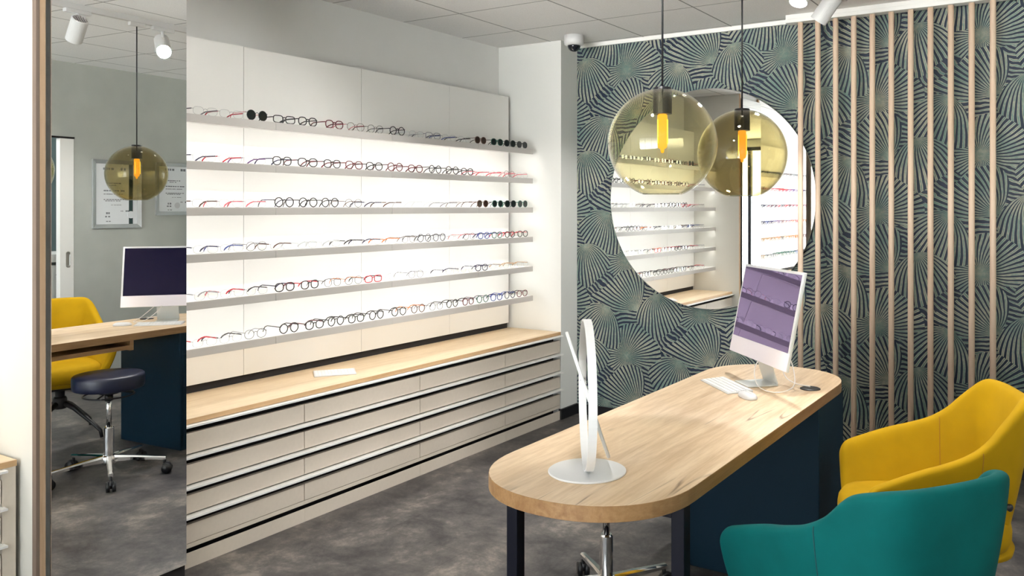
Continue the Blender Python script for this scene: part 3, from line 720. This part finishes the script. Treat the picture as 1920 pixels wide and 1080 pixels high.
# cable leaves the back, loops down in front of the stand and ends at the grommet
Mi = (Matrix.Translation(r.location) @ Matrix.Rotation(r.rotation_euler.z, 4, 'Z')).inverted()
wp = [(-1.16, 3.40, .93), (-1.19, 3.33, .885), (-1.195, 3.285, .845), (-1.165, 3.235, .80), (-1.11, 3.205, .784), (-1.055, 3.225, .784), (-1.03, 3.29, .80), (-1.05, 3.35, .85), (-1.09, 3.40, .905), (-1.13, 3.43, .93)]
def smoothp(P, n=6):
    P = [Vector(p) for p in P]; out = []
    for i in range(len(P) - 1):
        p0, p1, p2, p3 = P[max(i - 1, 0)], P[i], P[i + 1], P[min(i + 2, len(P) - 1)]
        for k in range(n):
            t = k / n
            out.append(.5 * ((2 * p1) + (-p0 + p2) * t + (2 * p0 - 5 * p1 + 4 * p2 - p3) * t * t + (-p0 + 3 * p1 - 3 * p2 + p3) * t ** 3))
    out.append(P[-1]); return out
b.tube([tuple(Mi @ p) for p in smoothp(wp)], .0022, 8); b.build('cable', M['cable'], r)
b = MB(); b.smooth = True
b.tube([tuple(Mi @ Vector(p)) for p in smoothp([(-1.13, 3.42, .90), (-1.10, 3.385, .82), (-1.05, 3.37, .793), (-.985, 3.363, .788)])], .0024, 8); b.build('power_cable', M['cable'], r)

def keyboard(label, x, y, z, rz, w, d, rows, cols, name='keyboard', cat='keyboard'):
    r = thing(name, label, cat, (x, y, z), rz)
    b = MB(); b.rings([[(-w / 2, -d / 2, 0), (w / 2, -d / 2, 0), (w / 2, d / 2, 0), (-w / 2, d / 2, 0)], [(-w / 2, -d / 2, .004), (w / 2, -d / 2, .004), (w / 2, d / 2, .011), (-w / 2, d / 2, .011)]])
    b.build('case', M['plastic'], r, bevel=.002)
    for j in range(rows):
        b = MB()
        for i in range(cols):
            kw = (w - .012) / cols; kd = (d - .012) / rows
            if j == 0 and 3 <= i <= cols - 5:
                if i > 3: continue
                x0 = -w / 2 + .006 + i * kw; x1 = x0 + kw * (cols - 7) - .0025
            else: x0 = -w / 2 + .006 + i * kw; x1 = x0 + kw - .0025
            y0 = -d / 2 + .006 + j * kd; zz = .004 + .007 * (y0 + d / 2) / d
            b.box(x0, x1, y0, y0 + kd - .0025, zz, zz + .0028)
        b.build('key_row', M['keys'], r)
    return r
keyboard('slim white keyboard on the oak desk in front of the computer', -1.300, 3.232, DT, math.radians(-43.4), .275, .112, 5, 14)
keyboard('small white keyboard lying on the long oak worktop', -3.487, 3.110, .628, math.radians(52), .215, .13, 5, 12)
r = thing('computer_mouse', 'white computer mouse at the keyboard end on the desk', 'mouse', (-1.150, 3.085, DT), math.radians(-43.4))
b = MB(); b.smooth = True
rg = []
for k in range(7):
    t = k / 6 * PI / 2; s_ = max(.02, math.cos(t)) ** .55
    rg.append([(.054 * s_ * math.copysign(abs(math.cos(a)) ** .8, math.cos(a)), .029 * s_ * math.copysign(abs(math.sin(a)) ** .8, math.sin(a)), .004 + .018 * math.sin(t)) for a in [2 * PI * i / 24 for i in range(24)]])
b.rings([[(p[0] * .96, p[1] * .96, 0) for p in rg[0]]] + rg); b.build('shell', M['plastic'], r)
b = MB(); b.box(-.02, .03, -.001, .001, .0195, .0225); b.build('button_seam', M['grey_and_lip_shade'], r)
r = thing('cable_grommet', 'black round cable outlet in the far desk end', 'cable outlet', (-.985, 3.363, DT))
b = MB(); b.smooth = False; b.lathe([(.041, 0), (.041, .003), (.036, .005), (.026, .004)], (0, 0, 0), 32); b.build('cap', M['blackplastic'], r)

# ------------------------------------------------------------------ table mirror on the desk
r = thing('vanity_mirror', 'white ring-framed tilting table mirror on the near desk end', 'mirror', (-1.215, 1.990, DT), rz=math.radians(35.5))
# local x = ring axis; local y = along the view
b = MB(); b.smooth = False; b.lathe([(.108, 0), (.110, .0015), (.110, .004), (.108, .0055)], (0, 0, 0), 56); b.build('base', M['whitemetal'], r)
b = MB(); zc = .218; Ro, Ri, hw = .2085, .2045, .0115
rg = []
for i in range(64):
    a = 2 * PI * i / 64
    rg.append([(x, rr * math.sin(a), zc + rr * math.cos(a)) for x, rr in ((-hw, Ri), (hw, Ri), (hw, Ro), (-hw, Ro))])
b.rings(rg + [rg[0]], True, False, False); bmesh.ops.remove_doubles(b.bm, verts=b.bm.verts, dist=1e-6); b.build('ring', M['whitemetal'], r)
b = MB(); b.box(-.010, .010, -.006, .006, .005, .0125); b.build('foot', M['whitemetal'], r)
tl = math.radians(-18.5)
Mm = T(0, 0, zc) @ Matrix.Rotation(tl, 4, 'Y')
b = MB(); q = Matrix.Rotation(PI / 2, 3, 'Y')
b.lathe([(.181, -.004), (.183, -.002), (.183, .003), (.181, .005)], (0, 0, 0), 56, M=q, cap1=False); b.build('mirror_back', M['whitemetal'], r, M=Mm)
b = MB(); b.lathe([(.1805, .0035), (.1805, .0055)], (0, 0, 0), 56, M=q); b.build('mirror_glass', M['mirror'], r, M=Mm)
for sg in (-1, 1):
    b = MB(); b.smooth = True; b.cyl((0, sg * .180, zc), (0, sg * .2055, zc), .004, n=12); b.cyl((0, sg * .196, zc), (0, sg * .203, zc), .007, n=12); b.build('pivot', M['chrome'], r)

# ------------------------------------------------------------------ stool
r = thing('stool', 'navy round stool on chrome five-star base with casters, behind the desk', 'stool', (-1.578, 2.724, 0))
b = MB(); b.smooth = True
b.lathe([(.10, .500), (.168, .500), (.176, .503), (.180, .510), (.182, .530), (.182, .565), (.180, .574), (.174, .580), (.15, .584), (.06, .587)], (0, 0, 0), 40); b.build('seat', M['navyseat'], r)
b = MB(); b.smooth = True; b.lathe([(.05, .47), (.06, .498)], (0, 0, 0), 20); b.lathe([(.022, .43), (.022, .47)], (0, 0, 0), 16); b.build('seat_plate', M['blackplastic'], r)
b = MB(); b.smooth = True
b.tube([(.128 * math.cos(a), .128 * math.sin(a), .462) for a in [2 * PI * i / 36 for i in range(36)]], .0045, 8, closed=True)
for k in range(3):
    a = k * 2.094; b.tube([(.02 * math.cos(a), .02 * math.sin(a), .478), (.128 * math.cos(a), .128 * math.sin(a), .462)], .004, 6)
b.build('lever_ring', M['blackplastic'], r)
b = MB(); b.smooth = True; b.lathe([(.0135, .28), (.0135, .47)], (0, 0, 0), 20); b.build('piston', M['chrome'], r)
b = MB(); b.smooth = False; b.lathe([(.025, .10), (.025, .277), (.021, .283), (.014, .283)], (0, 0, 0), 24); b.build('column', M['chrome'], r)
b = MB(); b.smooth = True; b.lathe([(.034, .075), (.038, .085), (.038, .115), (.030, .125)], (0, 0, 0), 24); b.build('hub', M['chrome'], r)
for k in range(5):
    a = math.radians(-77 + 72 * k); d = Vector((math.cos(a), math.sin(a), 0)); s_ = Vector((-d.y, d.x, 0))
    b = MB(); b.smooth = False
    rg = []
    for t, z, wd, hg in ((.03, .103, .017, .020), (.12, .100, .014, .015), (.24, .090, .012, .011), (.295, .086, .013, .010)):
        c = d * t + Vector((0, 0, z))
        rg.append([tuple(c + s_ * wd * cs + Vector((0, 0, 1)) * hg * sn) for cs, sn in ((-1, -.7), (1, -.7), (1, .4), (.6, 1), (-.6, 1), (-1, .4))])
    b.rings(rg); lg = b.build('leg', M['chrome'], r)
    c = d * .288; b = MB(); b.smooth = True
    b.cyl(tuple(c + Vector((0, 0, .048))), tuple(c + Vector((0, 0, .082))), .008, n=10)
    t = Matrix.Rotation(k * 1.3, 3, 'Z') @ Vector((1, 0, 0)); c2 = c + Vector((t.y, -t.x, 0)) * .012 + Vector((0, 0, .0275))
    for sg in (-1, 1): b.cyl(tuple(c2 + t * sg * .006), tuple(c2 + t * sg * .023), .0272, n=20)
    b.cyl(tuple(c2 + t * -.008 + Vector((0, 0, .012))), tuple(c2 + t * .008 + Vector((0, 0, .012))), .024, n=16)
    b.build('caster', M['blackplastic'], lg)

# ------------------------------------------------------------------ tub chairs
def catmull(P, n):
    P = [Vector(p) for p in P]; out = []
    for i in range(len(P) - 1):
        p0, p1, p2, p3 = P[max(i - 1, 0)], P[i], P[i + 1], P[min(i + 2, len(P) - 1)]
        for k in range(n):
            t = k / n
            out.append(.5 * ((2 * p1) + (-p0 + p2) * t + (2 * p0 - 5 * p1 + 4 * p2 - p3) * t * t + (-p0 + 3 * p1 - 3 * p2 + p3) * t ** 3))
    out.append(P[-1]); return out
def tub_chair(label, loc, rz, mat, seam, knob=False, arm_up=0.0):
    r = thing('tub_chair', label, 'chair', loc, rz, 'velvet tub chairs at the desk')
    # plan path with the top height as third value; +x forward, from the left arm front round the back
    half = [(.285, .292, .575), (.262, .292, .618), (.20, .290, .645), (.10, .285, .680), (.02, .278, .702), (-.055, .267, .728), (-.12, .254, .768), (-.18, .236, .828), (-.246, .202, .887), (-.284, .13, .894), (-.292, 0, .894)]
    half = [(x * .95, y * .93, z + arm_up * (z < .85)) for x, y, z in half]
    full = half + [(x, -y, z) for x, y, z in half[-2::-1]]
    P = catmull(full, 5); n = len(P); zb = .375; w = .044
    rings_ = []
    for i, p in enumerate(P):
        t = P[min(i + 1, n - 1)] - P[max(i - 1, 0)]; t.z = 0; t.normalize(); nrm = Vector((-t.y, t.x, 0))      # points outward (path runs left->back->right)
        if nrm.dot(Vector((p.x - .15, p.y, 0))) < 0: nrm = -nrm
        e = min(i, n - 1 - i) / 4; th = w * (min(1, .45 + .55 * math.sin(min(1, e) * PI / 2)))
        h = p.z; ring = []
        def taper(z):
            f = max(0, (h - z) / (h - zb)); return .075 * f ** 1.5 + .015 * f
        zs = [zb, zb + .03, zb + .08, zb + .16, zb + .25, h - .12, h - .05, h - .022]
        zs = sorted(set(min(z, h - .022) for z in zs)); zs = [zb + (h - .022 - zb) * k / 8 for k in range(9)]
        base = Vector((p.x, p.y, 0))
        for z in zs:
            q = base + nrm * (th / 2 - taper(z)); ring.append((q.x, q.y, z))
        for k in range(1, 6):
            a = PI * k / 6; q = base + nrm * (th / 2) * math.cos(a); ring.append((q.x, q.y, h - .022 + .022 * math.sin(a)))
        for z in zs[::-1]:
            q = base - nrm * (th / 2 + .010 * min(1, (h - z) / .15) + taper(z)); ring.append((q.x, q.y, z))
        rings_.append(ring)
    b = MB(); b.smooth = True; b.rings(rings_); b.build('shell', mat, r, subsurf=1)
    # seams where arms meet the back
    for s_ in (1, -1):
        idx = min(range(n), key=lambda k: (P[k] - Vector((-.088, s_ * .247, P[k].z))).length)
        b = MB(); b.smooth = True; b.tube([(q_[0] + (P[idx].x - q_[0]) * .015, q_[1] + (P[idx].y - q_[1]) * .015, q_[2] - .005 * max(0, min(1, (q_[2] - (P[idx].z - .03)) / .03))) for q_ in rings_[idx]], .0018, 6); b.build('seam', seam, r)
    # cushion and underside
    def slab(x0, x1, hw, prof, e=3.0):
        c = (x0 + x1) / 2; a = (x1 - x0) / 2; out = []
        for k, z in prof:
            out.append([(c + a * k * math.copysign(abs(math.cos(t)) ** (2 / e), math.cos(t)), hw * k * math.copysign(abs(math.sin(t)) ** (2 / e), math.sin(t)), z) for t in [2 * PI * i / 40 for i in range(40)]])
        return out
    b = MB(); b.smooth = True; b.rings(slab(-.24, .31, .245, [(.90, .385), (.96, .395), (.995, .418), (1, .445), (.985, .470), (.94, .488), (.80, .497), (.4, .501), (.05, .502)])); b.build('seat', mat, r)
    b = MB(); b.smooth = True; b.rings(slab(-.255, .26, .23, [(.55, .345), (.85, .352), (.96, .368), (.98, .390)])); b.build('underside', mat, r)
    b = MB(); b.box(-.11, .11, -.11, .11, .318, .346); b.build('mounting_plate', M['blackplastic'], r, bevel=.004)
    b = MB(); b.smooth = True; b.lathe([(.028, .20), (.028, .32)], (0, 0, 0), 20); b.lathe([(.036, .185), (.042, .20), (.042, .25), (.034, .265)], (0, 0, 0), 20); b.build('swivel_column', M['black'], r)
    for k in range(4):
        a = PI / 4 + k * PI / 2; d = Vector((math.cos(a), math.sin(a), 0))
        b = MB(); b.smooth = True
        pts = [d * .02 + Vector((0, 0, .225)), d * .10 + Vector((0, 0, .19)), d * .24 + Vector((0, 0, .085)), d * .285 + Vector((0, 0, .045)), d * .295 + Vector((0, 0, .001))]
        b.tube([tuple(p) for p in pts], .014, 10, rad=[.018, .017, .013, .012, .011]); b.build('leg', M['black'], r)
    if knob:
        b = MB(); b.smooth = True; p = Vector(knob)
        kd = Vector((-.5, .866, 0)); p = p - kd * .012; b.cyl(tuple(p), tuple(p + kd * .034), .006, n=10)
        b.lathe([(.005, -.009), (.011, -.005), (.012, .005), (.006, .010)], tuple(p + kd * .036), 16, M=kd.to_track_quat('Z', 'Y').to_matrix()); b.build('tilt_knob', M['blackplastic'], r)
    return r
tub_chair('teal velvet tub chair at the near right of the desk', (-.486, 2.198, 0), math.radians(145), M['teal'], M['teal_seam'], arm_up=.035)
tub_chair('mustard yellow velvet tub chair behind the teal one', (-.480, 3.095, 0), math.radians(203), M['yellow'], M['yellow_seam'], knob=(-.165, .222, .565))

# ------------------------------------------------------------------ right wall: certificates, pocket door, back room
def certificate(y0, y1, z0, z1, label, seal):
    r = thing('framed_certificate', label, 'certificate', (XR, (y0 + y1) / 2, z0), group='silver framed certificates on the grey wall')
    fw = .034; x = XR
    b = MB()
    # mitred, bevelled frame bars
    o_ = [(y0, z0), (y1, z0), (y1, z1), (y0, z1)]; i_ = [(y0 + fw, z0 + fw), (y1 - fw, z0 + fw), (y1 - fw, z1 - fw), (y0 + fw, z1 - fw)]
    for k in range(4):
        j = (k + 1) % 4
        A, B, Ci, Di = o_[k], o_[j], i_[j], i_[k]
        lo = [b.v(x - .002, *p) for p in (A, B, Ci, Di)]
        hi = [b.v(x - .022, *A), b.v(x - .022, *B), b.v(x - .008, *Ci), b.v(x - .008, *Di)]
        b.face(hi); b.face(lo)
        for q in range(4): b.face([lo[q], lo[(q + 1) % 4], hi[(q + 1) % 4], hi[q]])
    b.build('frame', M['silverframe'], r, M=W(r))
    b = MB(); b.box(x - .006, x - .002, y0 + fw, y1 - fw, z0 + fw, z1 - fw); pp = b.build('certificate_sheet', M['paper'], r, M=W(r))
    b = MB(); H_ = z1 - z0; W_ = y1 - y0
    rl = random.Random(int(y0 * 100))
    for fz, ya, yb, th in ((.87, .14, .42, .018), (.87, .5, .74, .022), (.66, .2, .6, .008), (.63, .24, .5, .006), (.55, .15, .7, .010), (.50, .15, .66, .006), (.42, .15, .7, .007), (.40, .18, .6, .006), (.34, .3, .62, .004), (.22, .2, .34, .016), (.17, .18, .36, .012), (.10, .2, .36, .007), (.25, .5, .66, .008), (.25, .675, .70, .012)):
        ya_, yb_ = y0 + fw + W_ * ya, y0 + fw + (W_ - 2 * fw) * yb
        n = max(2, int((yb_ - ya_) / .022)); zc_ = z0 + H_ * fz
        for q in range(n):
            a = ya_ + (yb_ - ya_) * q / n; b.box(x - .0068, x - .0058, a, a + (yb_ - ya_) / n * rl.uniform(.55, .95), zc_ - th / 2, zc_ + th / 2)
    b.build('printed_text', M['ink'], pp, M=W(r))
    if seal:
        yb = y1 - fw - .058
        b = MB(); b.box(x - .0072, x - .0056, yb - .018, yb + .018, z0 + fw, z1 - fw); b.build('green_band', M['greenband'], pp, M=W(r))
        b = MB(); b.lathe([(.032, 0), (.032, .0024)], (x - .0058, yb, z0 + .115), 24, M=Matrix.Rotation(-PI / 2, 3, 'Y')); b.build('seal', M['paper'], pp, M=W(r))
    else:
        b = MB(); b.lathe([(.028, 0), (.028, .002)], (x - .0058, (y0 + y1) / 2, z0 + .09), 24, M=Matrix.Rotation(-PI / 2, 3, 'Y')); b.build('seal', M['plastic'], pp, M=W(r))
certificate(4.123, 4.559, 1.341, 1.930, 'silver framed certificate with dark green band and white seal', True)
certificate(4.703, 5.14, 1.449, 1.932, 'silver framed certificate right of the green-banded one in the tall mirror', False)
b = MB(); b.box(XR - .003, XR + .05, D1 - .115, D1 - .002, .008, DH - .012)
dr = struct(b.build('door_1', M['white'], bevel=.002))
b = MB(); b.smooth = False
q = Matrix.Rotation(-PI / 2, 3, 'Y')
pts = [(.017 * math.cos(t), .017 * math.sin(t) + (.05 if math.sin(t) >= 0 else -.05)) for t in [2 * PI * i / 28 for i in range(28)]]
yc, zc = D1 - .050, 1.09
b.rings([[(x_, yc + p[0] * k, zc + p[1] * k) for p in pts] for k, x_ in ((1.0, XR - .0032), (1.0, XR - .006), (.82, XR - .006), (.76, XR - .0034))])
b.build('handle', M['steel'], dr)
r = thing('white_cabinet', 'white drawer cabinet in the back room beyond the pocket door', 'cabinet', (1.75, 3.70, 0))
b = MB(); b.box(1.55, 2.1, 3.1, 4.75, 0, 1.00); b.build('carcass', M['white'], r, M=W(r))
b = MB(); b.box(1.52, 2.1, 3.08, 4.77, 1.03, 1.10); b.build('top', M['white'], r, M=W(r))
for z0, z1 in ((.05, .35), (.36, .66), (.67, .985)):
  for ya, yb_ in ((3.1, 3.92), (3.93, 4.75)):
    b = MB(); b.box(1.53, 1.55, ya + .005, yb_ - .005, z0, z1); d = b.build('drawer', M['white'], r, M=W(r), bevel=.002)
    b = MB(); b.box(1.505, 1.515, (ya + yb_) / 2 - .12, (ya + yb_) / 2 + .12, z1 - .075, z1 - .06)
    for yy in (-.11, .1): b.box(1.515, 1.53, (ya + yb_) / 2 + yy, (ya + yb_) / 2 + yy + .01, z1 - .075, z1 - .06)
    b.build('handle', M['black'], d, M=W(r))
ld = bpy.data.lights.new('back_room_lamp', 'POINT'); ld.energy = 45; ld.shadow_soft_size = .15
lo = bpy.data.objects.new('back_room_lamp', ld); COL.objects.link(lo); lo.location = (2.3, 3.2, 2.45)

# ------------------------------------------------------------------ added fill light, camera, output
w = bpy.data.worlds.new('fill_daylight'); SC.world = w; w.use_nodes = True
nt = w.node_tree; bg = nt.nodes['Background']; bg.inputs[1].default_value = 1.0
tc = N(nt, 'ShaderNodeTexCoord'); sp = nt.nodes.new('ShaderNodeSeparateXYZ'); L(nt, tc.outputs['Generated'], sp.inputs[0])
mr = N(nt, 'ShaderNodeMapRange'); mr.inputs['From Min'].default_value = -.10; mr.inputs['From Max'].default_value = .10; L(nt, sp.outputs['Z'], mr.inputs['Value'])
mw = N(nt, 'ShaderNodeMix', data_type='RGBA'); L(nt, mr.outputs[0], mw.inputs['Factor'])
mw.inputs[6].default_value = (16, 15.9, 15.6, 1)      # made bright below the horizon to light the ceiling through the window
mw.inputs[7].default_value = (3.2, 3.4, 3.6, 1)       # kept dim above the horizon so the added fill comes from below
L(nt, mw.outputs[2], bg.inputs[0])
cd = bpy.data.cameras.new('camera'); cam = bpy.data.objects.new('camera', cd); COL.objects.link(cam)
cd.sensor_width = 36; cd.lens = 1555.78 / 1920 * 36; cd.shift_x = -157.3 / 1920; cd.shift_y = -151 / 1920; cd.clip_start = .02
cam.location = (0, 0, H); cam.rotation_euler = (PI / 2, 0, math.radians(30.8066))
SC.camera = cam
vs = SC.view_settings
vs.view_transform = 'Standard'; vs.look = 'None'; vs.gamma = 1; vs.use_curve_mapping = False; vs.exposure = 0.6
SC.cycles.max_bounces = 12; SC.cycles.transparent_max_bounces = 128; SC.cycles.glossy_bounces = 6; SC.cycles.diffuse_bounces = 6
SC.cycles.sample_clamp_indirect = 6; SC.cycles.caustics_reflective = False; SC.cycles.caustics_refractive = False
